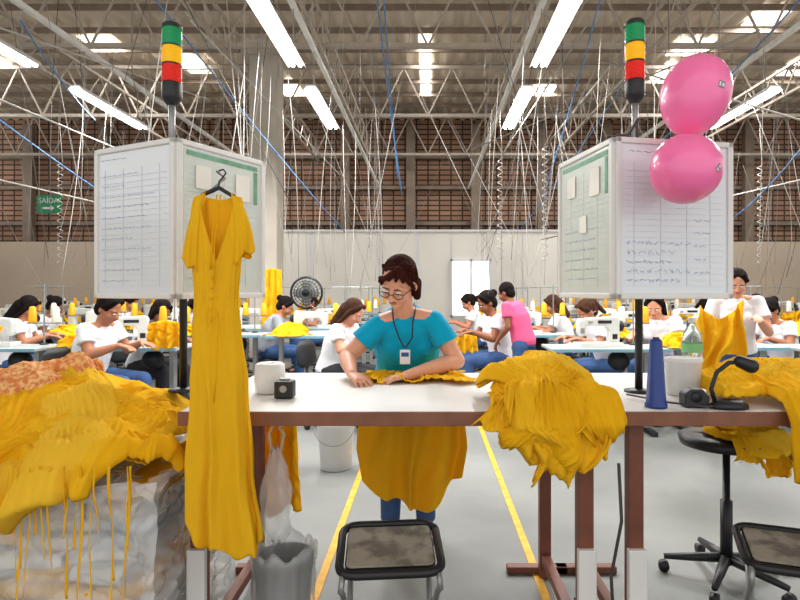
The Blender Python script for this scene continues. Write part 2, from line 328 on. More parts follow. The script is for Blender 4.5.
# ---------------------------------------------------------------- notice boxes
def scrib(g,x0,x1,z,h,y=-.252):
    x=x0
    while x<x1:
        L=random.uniform(.012,.035); pts=[]
        for k in range(6): pts.append((x+L*k/5,y,z+random.uniform(-h,h)))
        g.tube(pts,.0007,3); x+=L+.008
def noticebox(cx,cy,rz,label,kind,S=.245):
    t=thing('notice_box',label,'notice board',(cx,cy,TT),rz); z0,z1=.396,1.0
    MB().tube([(0,0,0),(0,0,z1+.02)],.016,12).build('pole','black',t,smooth=True); MB().lathe([(.06,0),(.06,.008),(.02,.015)],n=20).build('pole_base','black',t,smooth=True)
    MB().box((0,0,z1-.01),(2*S-.02,2*S-.02,.012)).build('top_plate','alu',t); MB().box((0,0,z0+.01),(2*S-.02,2*S-.02,.012)).build('bottom_plate','alu',t)
    for k in range(4):
        T=Matrix.Rotation(k*PI/2,4,'Z')
        MB().box((0,-S,(z0+z1)/2),(2*S-.04,.008,z1-z0-.03),T).build('panel','board',t)
        g=MB(); 
        for x in(-S+.011,S-.011): g.box((x,-S-.004,(z0+z1)/2),(.022,.018,z1-z0),T)
        for z in(z0+.011,z1-.011): g.box((0,-S-.004,z),(2*S,.018,.022),T)
        g.build('frame','white',t,bev=.004)
        g=MB(); nn=20
        for i in range(nn): g.box((0,-S-.0055,z0+.05+i*(z1-z0-.15)/nn),(2*S-.08,.0012,.0008),T)
        for x in((-.12,.0,.12) if k!=0 else (-.17,-.06,.05,.15)): g.box((x,-S-.0055,(z0+z1)/2-.02),(.0009,.0012,z1-z0-.14),T)
        g.build('ruled_lines','rule',t)
        if kind=='L' and k in(0,1) or kind=='R' and k in(0,3):
            g=MB(); h=MB()
            scrib(h,-.19,-.06,z1-.05,.004,-S-.006)
            if kind=='R' and k==0:
                for i in range(5): scrib(g,-.2,random.uniform(-.05,.08),z0+.07+i*.035,.009,-S-.006)
                for i in range(5): scrib(g,.08,.13,z0+.1+i*.05,.006,-S-.006)
            elif k==0:
                for i in range(11): scrib(g,-.19,random.uniform(-.1,.12),z0+.07+i*.042,.003,-S-.006)
            else:
                for i in range(6): scrib(g,-.18,.1,z0+.08+i*.04,.004,-S-.006)
            for mb,m in((g,'ink'),(h,'inkd')):
                q=MB(); q.add(mb.v,mb.f,T); q.build('handwriting',m,t)
            if k!=0:
                MB().box((0,-S-.0045,(z0+z1)/2),(2*S-.06,.001,z1-z0-.06),T).build('printed_chart','chart',t)
                MB().box((0,-S-.006,z1-.045),(2*S-.09,.002,.018),T).build('header_print','gpaper',t)
                MB().box((S-.055,-S-.006,z1-.13),(.02,.002,.14),T).build('header_print','gpaper',t)
                for x,z,hh_,ww_ in((.10,z1-.14,.11,.08),(-.11,z1-.13,.09,.075),(.0,z1-.3,.07,.06)): MB().box((x,-S-.009,z),(ww_,.002,hh_),T).build('paper','paper',t)
    return t
noticebox(-1.045,2.47,R(-26.6),'white notice box with ruled panels on a pole, behind the hanging yellow dress','L',.232)
noticebox(.89,2.44,R(11),'white notice box with blue handwriting, behind the pink balloons','R')
def signal(x,y,label):
    t=thing('signal_tower',label,'signal light',(x,y,1.975)); r=.041
    MB().lathe([(.035,0),(.035,.01),(.014,.02)],n=20).build('mounting_foot','dark',t,smooth=True)
    MB().tube([(0,0,.015),(0,0,.25)],.014,12).build('pole','steel',t,smooth=True)
    MB().lathe([(.02,.21),(r-.004,.235),(r,.245),(r,.3),(r-.002,.305)],n=28).build('base','black',t,smooth=True)
    for i,m in enumerate(('red','amber','green')):
        z=.305+i*.078; pr=[(r-.003,z)]
        for k in range(8): pr+=[(r,z+.004+k*.0088),(r-.002,z+.0082+k*.0088)]
        pr+=[(r-.003,z+.076)]
        MB().lathe(pr,n=28).build('lens',m,t,label='%s lens'%m); MB().lathe([(r+.0005,z+.074),(r+.0005,z+.079)],n=28).build('joint_ring','black',t)
    MB().lathe([(r,.539),(r,.547),(r-.01,.557),(.01,.561)],n=28).build('cap','black',t,smooth=True)
signal(-1.09,2.46,'red, amber and green signal tower on top of the left notice box')
signal(.87,2.43,'red, amber and green signal tower beside the upper pink balloon')
cord([(.87,2.40,2.0),(.83,2.3,2.06),(.80,2.2,2.05),(.76,2.19,1.99),(.68,2.2,1.98)],.006,'wdark','power_cable','black cable looping over the top of the right notice box','cable',None,8)
def balloon(px,py,D,rx,rz_,T,label,d):
    c=P(px,py,D); t=thing('balloon',label,'balloon',c)
    v=T.inverted()@V(d).normalized(); az=math.atan2(v.y,v.x); el=math.asin(v.z)
    def bp(a,th,k=1.0): s=math.sin(a); r=math.cos(a)*rx*(1+.06*s)*k; return T@V((r*math.cos(th),r*math.sin(th),s*rz_*k))
    MB().rings([[bp(-1.53+3.06*i/24,2*PI*j/40) for j in range(40)] for i in range(25)]).build('skin','bpink',t,smooth=True)
    MB().lathe([(.005,-rz_+.002),(.012,-rz_-.02),(.014,-rz_-.024)],n=12,T=T).build('knot','bpink',t,smooth=True)
    q=1/max(.3,math.cos(el))
    for wd,ht,m,k,du in((.22,.16,'inkd',1.004,0),(.08,.08,'white',1.008,.05),(.06,.10,'white',1.008,-.06)):
        MB().grid(lambda u,v:bp(el+(v-.5)*ht,az+(du+(u-.5)*wd)*q,k),6,4).build('printed_mark',m,t,smooth=True)
balloon(695,96,2.08,.119,.148,Matrix.Rotation(R(14),4,'Y'),'upper pink balloon, taller and egg-shaped, above the right notice box',(.32,-.93,0))
balloon(685,170,2.0,.119,.122,Matrix.Rotation(R(66),4,'X'),'lower round pink balloon in front of the right notice box',(.5,-.8,-.1))
# ---------------------------------------------------------------- dress
def dress():
    D=1.95; c=P(219,180,D); t=thing('yellow_dress','long mustard yellow V-neck button dress on a black hanger at the left','dress',(c.x,D,.45)); zt=c.z-.45-.035
    def pr(z):
        K=[(0,.074,-.004),(.06,.086,-.008),(.14,.089,-.012),(.22,.083,-.014),(.31,.075,-.012),(.4,.079,-.01),(.55,.092,-.002),(.78,.110,.008),(1,.126,.014)]
        for a,b in zip(K,K[1:]):
            if z<=b[0]:
                f=(z-a[0])/(b[0]-a[0]); f=f*f*(3-2*f); return a[1]+(b[1]-a[1])*f,a[2]+(b[2]-a[2])*f
        return K[-1][1:]
    n=160; rs=[]
    for i in range(111):
        tt=i/110; ring=[]
        for j in range(n):
            th=2*PI*j/n; cx_,sy=math.cos(th),math.sin(th)
            hw,xc=pr(tt)
            if sy<0: top=zt-.005-.235*max(0,1-abs(cx_-.05)/.72)**.9-.02*abs(cx_)
            else: top=zt-.005-.025*max(0,1-abs(cx_)/.7)-.02*abs(cx_)
            bot=.125-.06*math.sin(cx_*1.5+.9)+.08*max(0,-cx_-.25)+.014*math.sin(th*7)+.014*math.sin(th*4+1)
            z=top+(bot-top)*tt
            hw2,_=pr(max(0,min(1,(zt-z)/(zt-.1)))); xx=hw2*cx_
            dp=(.024+.030*tt)*sy
            amp=.0008+.022*max(0,tt-.36)**1.1
            nn=noise.noise(V((cx_*1.2,tt*1.5,3+(sy>0)*5)))
            w_=math.sin(th*7+1.2*math.sin(tt*2.6+.4)+nn*4)+.35*math.sin(th*15+nn*5+tt*3)
            rr=1+ (amp*w_)/max(hw,.05)*.6
            x=xc+xx*rr; y=dp+amp*1.3*w_*(-1 if sy<0 else 1) -.004*rid(cx_*1.2+tt*1.5,tt*3-cx_*2,5)
            if .12<tt<.40: y+=.0025*math.sin(th*24+3*nn)*math.sin((tt-.12)/.28*PI)**2
            x+=.006*math.sin(tt*5.5)+.003*math.sin(tt*13+cx_)
            ring.append(V((x,y,z)))
        rs.append(ring)
    MB().rings(rs,cap=False).build('dress_body','yellow',t,smooth=True,solid=.002)
    for s,l_ in((-1,.235),(1,.20)):
        rr=[]
        for i in range(26):
            f=i/25; cen=V((s*(.062+.020*math.sin(min(1,f*1.2)*PI/2)),-.004,zt-.028-l_*f)); 
            rr.append([cen+V(((.018+.015*f)*math.cos(a)*(1+.25*math.sin(a*5+f*2)*f),(.022+.006*f)*math.sin(a)*(1+.3*math.sin(a*6+1)*f),.02*math.cos(a)*s*-1*(1-f)+.026*math.cos(a)*s*f+.012*math.sin(a*4)*f)) for a in[2*PI*k/44 for k in range(44)]])
        MB().rings(rr,cap=False).build('sleeve','yellow',t,smooth=True,solid=.002)
    for k in range(6):
        MB().ell((-.006-.0005*k,-.045-.001*k,zt-.26-.034*k),(.0065,.004,.0065),n=12,m=6).build('button','yellow2',t,smooth=True)
    for x in(0,.012): MB().tube([(.004+x,-.03,zt-.02),(.0+x,-.045,zt-.1),(-.004+x*.6,-.052,zt-.19),(-.008+x*1.2,-.058,zt-.27-x*4)],.0025,6).build('neck_tie','yellow2',t,smooth=True)
    MB().tube([(.012,-.055,zt-.405),(.018,-.07,zt-.5),(.02,-.08,zt-.6),(.014,-.085,zt-.7)],.003,6).build('waist_tie','yellow2',t,smooth=True)
    h=thing('clothes_hanger','black plastic hanger holding the long yellow dress','hanger',(c.x,D,c.z-.06))
    MB().tube([(-.074,0,-.004),(-.05,0,.012),(0,0,.034),(.05,0,.004),(.076,0,-.026)],[.006,.007,.008,.007,.006],10).build('shoulder_bar','black',h,smooth=True)
    MB().tube([(0,0,.03),(0,0,.055),(.014,0,.07),(.02,.01,.085),(.008,.02,.1),(-.008,.02,.095)],.003,8).build('hook','black',h,smooth=True)
    MB().tube([(c.x,D-.02,c.z+.025),(c.x,D+.06,c.z+.018),(-.86,2.28,c.z+.02),(-.86,2.32,c.z+.02)],.004,8).build('wire_hook','steel',smooth=True,label='thin wire arm on the notice box carrying the hanger',cat='hook')
dress()
# ---------------------------------------------------------------- piles
b=thing('wrapped_bale','bale of folded cloth wrapped in shiny clear plastic beneath the left yellow pile','bale',(-1.36,2.25,0))
def wrap(x0,x1,y0,y1,z1,amp,seed,nn=46,fz=6):
    g=MB()
    def dn(p,nr):
        k=noise.noise(V((p[0]*5,p[1]*5,p[2]*fz+seed)))+.5*noise.noise(V((p[0]*13,p[1]*13,p[2]*11+seed)))-.9*rid(p[0]*4+p[2]*3,p[2]*4-p[1]*3,seed)-.35*rid(p[0]*11-p[2]*7,p[2]*9+p[1]*9,seed+3)
        return V(p)+V(nr)*amp*k
    g.grid(lambda u,v:dn((x0+(x1-x0)*u,y0,z1*v),(0,-1,0)),nn,nn); g.grid(lambda u,v:dn((x1,y0+(y1-y0)*u,z1*v),(1,0,0)),nn,nn)
    g.grid(lambda u,v:dn((x0,y0+(y1-y0)*u,z1*v),(-1,0,0)),nn,nn); g.grid(lambda u,v:dn((x0+(x1-x0)*u,y1,z1*v),(0,1,0)),nn,nn); g.grid(lambda u,v:dn((x0+(x1-x0)*u,y0+(y1-y0)*v,z1),(0,0,1)),nn,nn)
    return g
br_=random.Random(3)
for row in range(14):
    x=-.45; zb=.012+row*.053
    while x<.36:
        wd=br_.uniform(.16,.34); wd=min(wd,.45-x); hgt=.05; yy=-.375+br_.uniform(0,.04)
        rs=[]
        for k in range(9):
            a=-PI/2+PI*k/8; yb=yy+.024*(1-math.cos(a)); zz=zb+hgt/2+hgt/2*math.sin(a)
            rs.append([V((x+wd*j/10,yb+.012*noise.noise(V((x+j*.3,row*.7,k*.2))),zz+.022*noise.noise(V(((x+wd*j/10)*5,row*.9,2))))) for j in range(11)])
        g=MB()
        n_=11; vs=[p for r_ in rs for p in r_]+[V((x+wd*j/10,.36,zb+(hgt if q_ else 0))) for q_ in(0,1) for j in range(11)]
        fs=[(i*n_+j,i*n_+j+1,(i+1)*n_+j+1,(i+1)*n_+j) for i in range(8) for j in range(10)]
        fs+=[(j,j+1,99+j+1,99+j) for j in range(10)]+[(88+j,88+j+1,110+j+1,110+j) for j in range(10)]
        g.add(vs,fs).build('folded_cloth',br_.choice(['bale','bale2','bale3','bale','yellow2','bale2']) if row>5 else br_.choice(['bale','bale2','bale3','bale']),b,smooth=True)
        x+=wd+.004
q=wrap(-.49,.485,-.43,.42,.78,.03,31,90); q.build('plastic_film','film',b,smooth=True)
rcL=(-1.86,-.88,1.84,2.62)
topL=lambda x,y:.782+.17*gau(x,y,-1.66,2.4,.45,.35)+.08*gau(x,y,-1.2,2.3,.35,.3)+.05*noise.noise(V((x*4,y*4,2)))+.03*noise.noise(V((x*9,y*9,5)))
rs_=random.Random(5)
for i in range(28):
    ft=i%3!=2
    x=-1.66+.62*((i*.618)%1); y=(1.98+.12*rs_.random()) if ft else (2.2+.25*rs_.random())
    lf=.32+.13*min(1,(-x-.9)/.5)
    garment(x,y,rs_.uniform(-.8,.6) if ft else rs_.uniform(-1.4,1.4),rs_.uniform(.24,.40),lf*rs_.uniform(.8,1.2) if ft else .42,rcL,topL,.003+.0036*i,i*7.3+1,['yellow','yellow2','yellow','yellow3'][i%4],'crumpled yellow garment in the pile on the plastic-wrapped bale','yellow garments on the left bale',amp=rs_.uniform(.010,.015),np_=rs_.choice([9,12,15]),big=rs_.uniform(.02,.035))
for i,(x,y) in enumerate(((-1.62,2.28),(-1.5,2.45))):
    garment(x,y,.4+i,.24,.24,rcL,topL,.12+.01*i,90+i*5,'floral','orange printed garment lying on top of the left yellow pile, the %s one'%('front','back')[i],'orange printed garments',amp=.012,n=90,np_=8)
for i in range(30):
    x=-1.56+i*.023+random.uniform(-.02,.02); z1=.86; z0=random.uniform(.30,.66); ww=random.uniform(.002,.0038)
    def rb(u,v,x=x,z0=z0,ww=ww,i=i): z=z1+(z0-z1)*v; return V((x+(u-.5)*2*ww*math.cos(v*3+i)*1.3+.02*math.sin(v*2.2+i)*v,1.772-.004*math.sin(v*9+i)-.004*(i%4)*v,z))
    MB().grid(rb,2,28).build('cloth_ribbon',['yellow','yellow2','yellow3'][i%3],smooth=True,solid=.001,label='narrow yellow tie ribbon hanging down over the plastic-wrapped bale',cat='ribbon',group='yellow ribbons over the bale')
rcR=(-.86,.66,2.035,2.95)
topR=lambda x,y:TT+.004+.085*gau(x,y,.45,2.34,.2,.2)+.04*gau(x,y,.33,2.2,.13,.1)+.03*max(0,noise.noise(V((x*6,y*6,2))))
for i in range(20):
    ft=i%3!=1
    x=.33+.22*((i*.618)%1); y=(2.06+.10*rs_.random()) if ft else (2.22+.16*rs_.random())
    ll=rs_.uniform(.3,.46)+(.16 if .39<x<.52 else 0)
    garment(x,y,rs_.uniform(-.5,.5) if ft else rs_.uniform(-1.4,1.4),rs_.uniform(.15,.22),ll if ft else .30,rcR,topR,.003+.0036*i,i*5.1+200,['yellow','yellow3','yellow2'][i%3],'crumpled yellow garment in the heap on the right corner of the white table','yellow garments heaped right of the woman',amp=rs_.uniform(.009,.013),np_=rs_.choice([7,9,12]),n=116,big=.026)
rc3=(.72,1.96,2.035,2.95)
top3=lambda x,y:TT+.004+.07*gau(x,y,1.38,2.4,.26,.18)+.03*max(0,noise.noise(V((x*6,y*6,2))))
for i in range(18):
    ft=i%3==0
    if ft: x=1.34+.22*rs_.random(); y=2.1; a_=rs_.uniform(-.25,.25); w_=rs_.uniform(.2,.28); l_=rs_.uniform(.42,.66)
    else: x=1.2+.42*((i*.618)%1); y=2.28+.14*rs_.random(); a_=rs_.uniform(-1.6,1.6); w_=rs_.uniform(.22,.3); l_=.3
    garment(x,y,a_,w_,l_,rc3,top3,.003+.0036*i,i*5.1+300,['yellow2','yellow','yellow3'][i%3],'crumpled yellow garment lying by the microphone on the right table','yellow garments on the right table',amp=rs_.uniform(.009,.013),np_=rs_.choice([8,11,13]),n=116,big=.026)
def wf(u,v):
    if v<.3:
        f=v/.3; y=2.64+.39*f; hw=.29+.03*math.sin(f*9)+.08*noise.noise(V((f*3,u*2,1))); x=-.07+(u-.5)*2*hw*(1-.25*f)
        y+=.09*noise.noise(V((u*5,0,3)))*(1-f); ph=u*50+6*noise.noise(V((u*3,f*2,2)))
        k=abs(math.sin(ph))*abs(noise.noise(V((u*4,f*2,9))))*2
        return V((x+.006*math.sin(2*ph),y,TT+.005+.018*(rid(u*5,f*2.2,77)*.8+k)*(1-f**4)))
    f=(v-.3)/.7; hw=.21+.085*math.sin(min(1,f*1.25)*PI/2); x=-.085+(u-.5)*2*hw*(1-.12*max(0,f-.7)*3)
    nn=noise.noise(V((u*2,f*1.2,8))); ps=u*11+2.5*nn
    z=TT-.01-(.55+.03*math.sin(u*11+1)+.16*math.sin(u*PI)**.8)*f
    return V((x+.012*math.sin(ps*1.7)*f,3.045+(.012+.03*f)*min(1,f*3)*math.sin(ps*2.0+f)-.006*rid(u*4+f,f*3,50),z))
MB().grid(wf,140,120).build('garment','yellow',smooth=True,solid=.003,label='yellow garment under the woman\'s hands, draping down behind the table',cat='garment')
# ---------------------------------------------------------------- humans
def hand(mb,w,d,n,side,curl=.35):
    d=d.normalized(); n=(n-d*n.dot(d)).normalized(); x=d.cross(n)*side
    mb.spine([w-d*.01,w+d*.02,w+d*.055,w+d*.088],[(.024,.018),(.032,.016),(.038,.015),(.036,.012)],x,14)
    for i,L_ in enumerate((.066,.074,.069,.054)):
        p=w+d*(.082-.004*abs(i-1.2))+x*(.028-.0187*i); dd=(d+x*(.16-.11*i)).normalized(); a=0
        for k,(fr_,r1,r2) in enumerate(((.45,.0088,.008),(.3,.008,.0074),(.25,.0074,.0062))):
            a+=curl*(.6 if k==0 else 1); q=p+(dd*math.cos(a)-n*math.sin(a))*L_*fr_; mb.cap(p,q,r1,r2,10); p=q
    p=w+d*.022+x*.026; q=p+(d*.62+x*.7-n*.25).normalized()*.042; mb.cap(p,q,.0125,.010,10); mb.cap(q,q+(d*.85+x*.3-n*.35).normalized()*.032,.0098,.0075,10)
def human(label,loc,rz,J,shirt,pants,hair,skin,vox=.009,style='bun',yaw=0,pitch=20,roll=0,sc=1,hd=(0,-1,-.15),curl=.35,male=False,glasses=False,hn=(0,0,1),group=None,bulk=1,hs=1):
    t=thing('person',label,'person',loc,rz,group); t.scale=(sc,)*3
    J={k:V(v) for k,v in J.items()}
    T=Matrix.Translation(J['head'])@Matrix.Rotation(R(yaw),4,'Z')@Matrix.Rotation(R(roll),4,'Y')@Matrix.Rotation(R(pitch),4,'X')@Matrix.Scale(hs,4)
    b=MB(); hip,ch,nk=J['hip'],J['chest'],J['neck']; up=nk.lerp(ch,.35)
    tor=[hip-V((0,0,.06)),hip,hip.lerp(ch,.45),ch,up,nk]; 
    rad=[(.14,.11),(.165,.118),(.138,.105),(.156,.12),(.145,.09),(.058,.054)] if not male else [(.14,.11),(.155,.115),(.145,.105),(.17,.118),(.165,.095),(.062,.058)]
    rad=[(a*bulk,e*bulk) for a,e in rad[:4]]+rad[4:]
    b.spine(tor,rad)
    b.cap(nk-V((0,0,.03)),T@V((0,.012,-.04)),.052,.048)
    b.ell((0,.012,.03),(.074,.092,.086),T); b.ell((0,-.022,-.03),(.060,.066,.074),T); b.ell((0,-.050,-.083),(.032,.032,.026),T)
    for s in(-1,1):
        b.ell((s*.034,-.056,-.032),(.028,.03,.03),T); b.ell((s*.075,.008,-.012),(.011,.019,.03),T); b.ell((s*.03,-.073,.022),(.026,.014,.010),T)
    b.cap(T@V((0,-.082,.012)),T@V((0,-.104,-.026)),.009,.013,10); b.ell((0,-.084,-.052),(.022,.012,.013),T)
    for s in(-1,1): b.ell((s*.012,-.094,-.03),(.009,.01,.008),T)
    ar=1.06 if glasses else 1
    for k,s in(('a',-1),('b',1)):
        sh,el,wr=J['sh'+k],J['el'+k],J['wr'+k]
        b.cap(nk-V((0,0,.02)),sh,.045,.05); b.cap(sh,el,.048*ar,.038*ar); b.cap(el,el.lerp(wr,.35),.038*ar,.039*ar); b.cap(el.lerp(wr,.35),wr,.039*ar,.024)
        d=J.get('hd'+k,V(hd)); hand(b,wr,V(d),V(J.get('hn'+k,V(hn))),-1 if k=='a' else 1,curl)
        h_,kn,an=J['hp'+k],J['kn'+k],J['an'+k]
        b.cap(h_,kn,.085,.055); b.cap(kn,an,.054,.036); b.ell(tuple(an+V((0,-.06,-.045))),(.04,.11,.03))
    b.build('body',skin,t,vox=vox,sm=2)
    c=MB(); tr=list(tor); 
    c.spine([tr[0]+V((0,0,.03))]+tr[1:],[(a+.012+.006*(i<3),e+.014+.008*(i<3)) for i,(a,e) in enumerate(rad)])
    if not male:
        dr=(nk-ch).normalized(); fw=V((0,-1,0))-dr*V((0,-1,0)).dot(dr)
        for s in(-1,1): c.ell(tuple(ch+dr*.02+fw*.075+V((s*.07,0,0))),(.068*bulk,.066*bulk,.07*bulk))
    sr=.054 if glasses else .060
    for k in'ab':
        sh,el=J['sh'+k],J['el'+k]; c.cap(nk-V((0,0,.05)),sh,.042,sr); e=sh.lerp(el,.55); c.cap(sh,sh.lerp(el,.3),sr,.060); c.tube([sh.lerp(el,.1),e],[.058,.066],18)
    c.build('shirt',shirt,t,vox=max(.006,vox),sm=3)
    c=MB(); c.spine(tor[:3],[(.155,.125),(.178,.13),(.14,.11)])
    for k in'ab':
        h_,kn,an=J['hp'+k],J['kn'+k],J['an'+k]; c.cap(h_,kn,.098,.068); c.cap(kn,kn.lerp(an,.1),.068,.066); c.tube([kn,an+V((0,0,.02))],[.066,.055],18)
    c.build('trousers',pants,t,vox=.012,sm=2)
    for k in'ab':
        an=J['an'+k]; MB().spine([an+V((0,.06,-.05)),an+V((0,.03,-.035)),an+V((0,-.04,-.045)),an+V((0,-.12,-.06)),an+V((0,-.18,-.068))],[(.03,.03),(.043,.045),(.045,.04),(.047,.027),(.025,.018)],(1,0,0),16).build('shoe','black',t,smooth=True)
    h=MB(); 
    if style=='swept':
        h.ell((0,.022,.040),(.080,.091,.084),T); h.ell((0,.055,-.02),(.068,.058,.08),T)
        hr=random.Random(4)
        for x0,x1,y1,z1,r in((.03,-.060,-.066,.044,.012),(.03,-.040,-.078,.056,.011),(.032,-.010,-.083,.066,.010),(.034,.024,-.081,.066,.010),(.036,.052,-.068,.056,.011),(.03,-.074,-.045,.024,.012),(.036,.072,-.046,.034,.012)):
            h.cap(T@V((x0,-.050,.106)),T@V((x1,y1,z1)),.016,r*.8)
        for i in range(26): # loose strands combed back from the parting
            a=hr.uniform(-1,1); st=V((.02+.01*a,-.045+.02*abs(a),.112-.01*abs(a))); en=V((.082*(1 if a>0 else -1)*min(1,abs(a)+.35),.0+.05*hr.random(),.06-.12*hr.random()))
            mid=(st+en)/2; mid=V((mid.x,mid.y,mid.z)); mid=mid.normalized()*.098+V((0,.012,.02)); h.tube([T@st,T@mid,T@en],[.006,.007,.003],6)
        for s in(-1,1):
            h.cap(T@V((s*.073,-.036,.035)),T@V((s*.079,-.016,-.015)),.012,.009); h.cap(T@V((s*.077,.018,.0)),T@V((s*.074,.032,-.06)),.016,.012)
            h.cap(T@V((s*.058,.05,-.03)),T@V((s*.054,.065,-.12)),.033,.02)
        h.cap(T@V((0,.08,-.03)),T@V((0,.085,-.11)),.055,.04)
    else:
        h.ell((0,.024,.038),(.087,.096,.09),T); h.ell((0,.05,-.02),(.07,.06,.075),T)
    if style=='bun': h.ell((0,.12,.05),(.04,.035,.04),T)
    if style=='pony': h.cap(T@V((0,.11,.04)),T@V((0,.15,-.12)),.035,.02)
    if style=='long':
        h.cap(T@V((0,.07,-.02)),T@V((0,.09,-.2)),.07,.045)
        for s in(-1,1): h.cap(T@V((s*.075,.0,.0)),T@V((s*.08,.03,-.15)),.025,.02)
    if not male and style!='swept':
        for s in(-1,1): h.cap(T@V((s*.04,-.045,.092)),T@V((s*.08,.0,.02)),.022,.018)
    h.build('hair',hair,t,vox=.0032 if glasses else .006,sm=1)
    for s in(-1,1):
        MB().ell((s*.030,-.0815,.002),(.0135,.0085,.0055),T,12,8).build('eye','eye',t,smooth=True); MB().ell((s*.030,-.088,-.0015),(.005,.003,.005),T,10,6).build('iris','iris',t,smooth=True)
        MB().tube([T@V((s*.014,-.090,.019)),T@V((s*.03,-.090,.025)),T@V((s*.046,-.081,.020))],[.002,.003,.0015],6).build('eyebrow',hair,t,smooth=True)
    MB().ell((0,-.0945,-.0475),(.020,.005,.004),T,12,6).ell((0,-.0945,-.0545),(.017,.0055,.0045),T,12,6).build('lips','lip',t,smooth=True)
    if glasses:
        g=MB()
        for s in(-1,1):
            pts=[T@V((s*.034+.024*math.cos(a),-.103+.006*abs(math.cos(a)),-.004+.015*math.sin(a))) for a in[2*PI*i/24 for i in range(25)]]
            g.tube(pts,.0022,6); g.tube([T@V((s*.058,-.098,.002)),T@V((s*.082,-.03,.002)),T@V((s*.083,.01,-.004))],.002,6)
        g.tube([T@V((-.01,-.103,.001)),T@V((0,-.108,.004)),T@V((.01,-.103,.001))],.0022,6); g.build('glasses','black',t,smooth=True)
    return t
wx,wy=XP(408,3.22),3.22
def LC(p): return V(p)-V((wx,wy,0))
J=dict(hip=(0,0,.90),chest=LC(P(407,340,3.04)),neck=LC(P(404,310,2.92)),head=LC(P(399,282,2.77)),
 sha=LC(P(379,325,2.93)),shb=LC(P(434,321,2.93)),ela=LC(P(347,357,2.90)),elb=LC(P(457,361,2.90)),wra=LC(P(352,374,2.66)),wrb=LC(P(408,375,2.69)),
 hda=(.55,-.8,-.22),hdb=(-.92,-.35,-.16),hpa=(-.09,0,.86),hpb=(.09,0,.86),kna=(-.09,-.01,.47),knb=(.09,-.01,.47),ana=(-.1,.02,.09),anb=(.1,.02,.09))
wm=human('woman in teal t-shirt and glasses bending over the white table',(wx,wy,0),0,J,'teal','jeans','hair','skin',vox=.0042,style='swept',yaw=-18,pitch=36,roll=8,curl=.3,glasses=True,bulk=1.08,hs=1.04)
ny=J['neck']; fr=J['chest']
bd=LC(P(405,357,2.79)); 
for s in(-1,1): MB().tube([ny+V((s*.05,.045,.035)),ny+V((s*.058,-.03,.0)),ny+V((s*.046,-.09,-.06)),fr+V((s*.033,-.195,.03)),bd+V((s*.004,.005,.045))],.004,6).build('lanyard','lanyard',wm,smooth=True)
MB().box(bd,(.05,.004,.07)).build('badge','white',wm,bev=.004); MB().box(bd+V((0,-.003,.012)),(.036,.002,.02)).build('badge_print','bluec',wm)
SEAT=dict(hip=(0,0,.52),chest=(0,-.03,.80),neck=(0,-.06,.985),head=(0,-.10,1.115),sha=(-.165,-.05,.945),shb=(.165,-.05,.945),ela=(-.22,-.16,.73),elb=(.22,-.16,.73),wra=(-.13,-.36,.80),wrb=(.13,-.36,.80),
 hpa=(-.09,-.02,.51),hpb=(.09,-.02,.51),kna=(-.12,-.42,.50),knb=(.12,-.42,.50),ana=(-.12,-.40,.09),anb=(.12,-.40,.09))
STAND=dict(hip=(0,0,.9),chest=(0,-.03,1.2),neck=(0,-.06,1.39),head=(0,-.1,1.52),sha=(-.17,-.05,1.35),shb=(.17,-.05,1.35),ela=(-.22,-.1,1.09),elb=(.22,-.1,1.09),wra=(-.13,-.32,1.1),wrb=(.13,-.32,1.1),
 hpa=(-.09,0,.86),hpb=(.09,0,.86),kna=(-.1,-.02,.48),knb=(.1,-.02,.48),ana=(-.1,.02,.09),anb=(.1,.02,.09))
# ---------------------------------------------------------------- chairs
def officechair(label,hgt=.47,back=True,name='office_chair'):
    t=thing(name,label,'chair'); 
    MB().spine([(0,0,hgt-.05),(0,0,hgt-.045),(0,0,hgt-.01),(0,0,hgt)],[(.16,.16),(.21,.2),(.22,.21),(.18,.17)],(1,0,0),28).build('seat','black',t,smooth=True)
    MB().tube([(0,0,.08),(0,0,hgt*.55),(0,0,hgt*.55+.001),(0,0,hgt-.04)],[.028,.028,.017,.017],14).build('column','black',t,smooth=True)
    for k in range(5):
        a=2*PI*k/5+.3; e=V((math.cos(a)*.28,math.sin(a)*.28,.075)); l=MB().tube([(0,0,.11),e*.5+V((0,0,.055)),e],[.026,.022,.014],8).build('base_leg','black',t,smooth=True)
        MB().tube([e+V((-math.sin(a)*.018,math.cos(a)*.018,-.047)),e+V((math.sin(a)*.018,-math.cos(a)*.018,-.047))],.026,14).build('caster','black',l,smooth=True)
    if back:
        MB().tube([(0,.1,hgt-.05),(0,.24,hgt-.03),(0,.26,hgt+.18)],.014,8).build('back_support','black',t,smooth=True)
        MB().spine([(0,.25,hgt+.12),(0,.255,hgt+.16),(0,.27,hgt+.34),(0,.275,hgt+.4)],[(.12,.015),(.19,.025),(.18,.025),(.11,.015)],(1,0,0),24).build('backrest','black',t,smooth=True)
    return t
OC=officechair('x'); ocused=[False]
def chair(x,y,rz,label):
    if not ocused[0]: ocused[0]=True; OC.location=(x,y,0); OC.rotation_euler=(0,0,rz); OC['label']=label; OC['group']='black office chairs of the workers'
    else: dup(OC,(x,y,0),rz,label,'black office chairs of the workers')
bs=officechair('tall black swivel stool with five castered legs under the right table',.70,False,'swivel_stool'); bs.location=(1.44,2.79,0)
rcS=(1.30,1.62,2.62,2.95)
for i in range(4): garment(1.48+.05*i,2.70+.04*i,.3*i-.2,.28,.36,rcS,lambda x,y:.705,.004+.012*i,i*3.1+401,['yellow2','yellow','yellow3','yellow'][i],'yellow garment thrown over the seat of the swivel stool','yellow garments on the swivel stool',amp=.012,n=90,np_=8,big=.04)
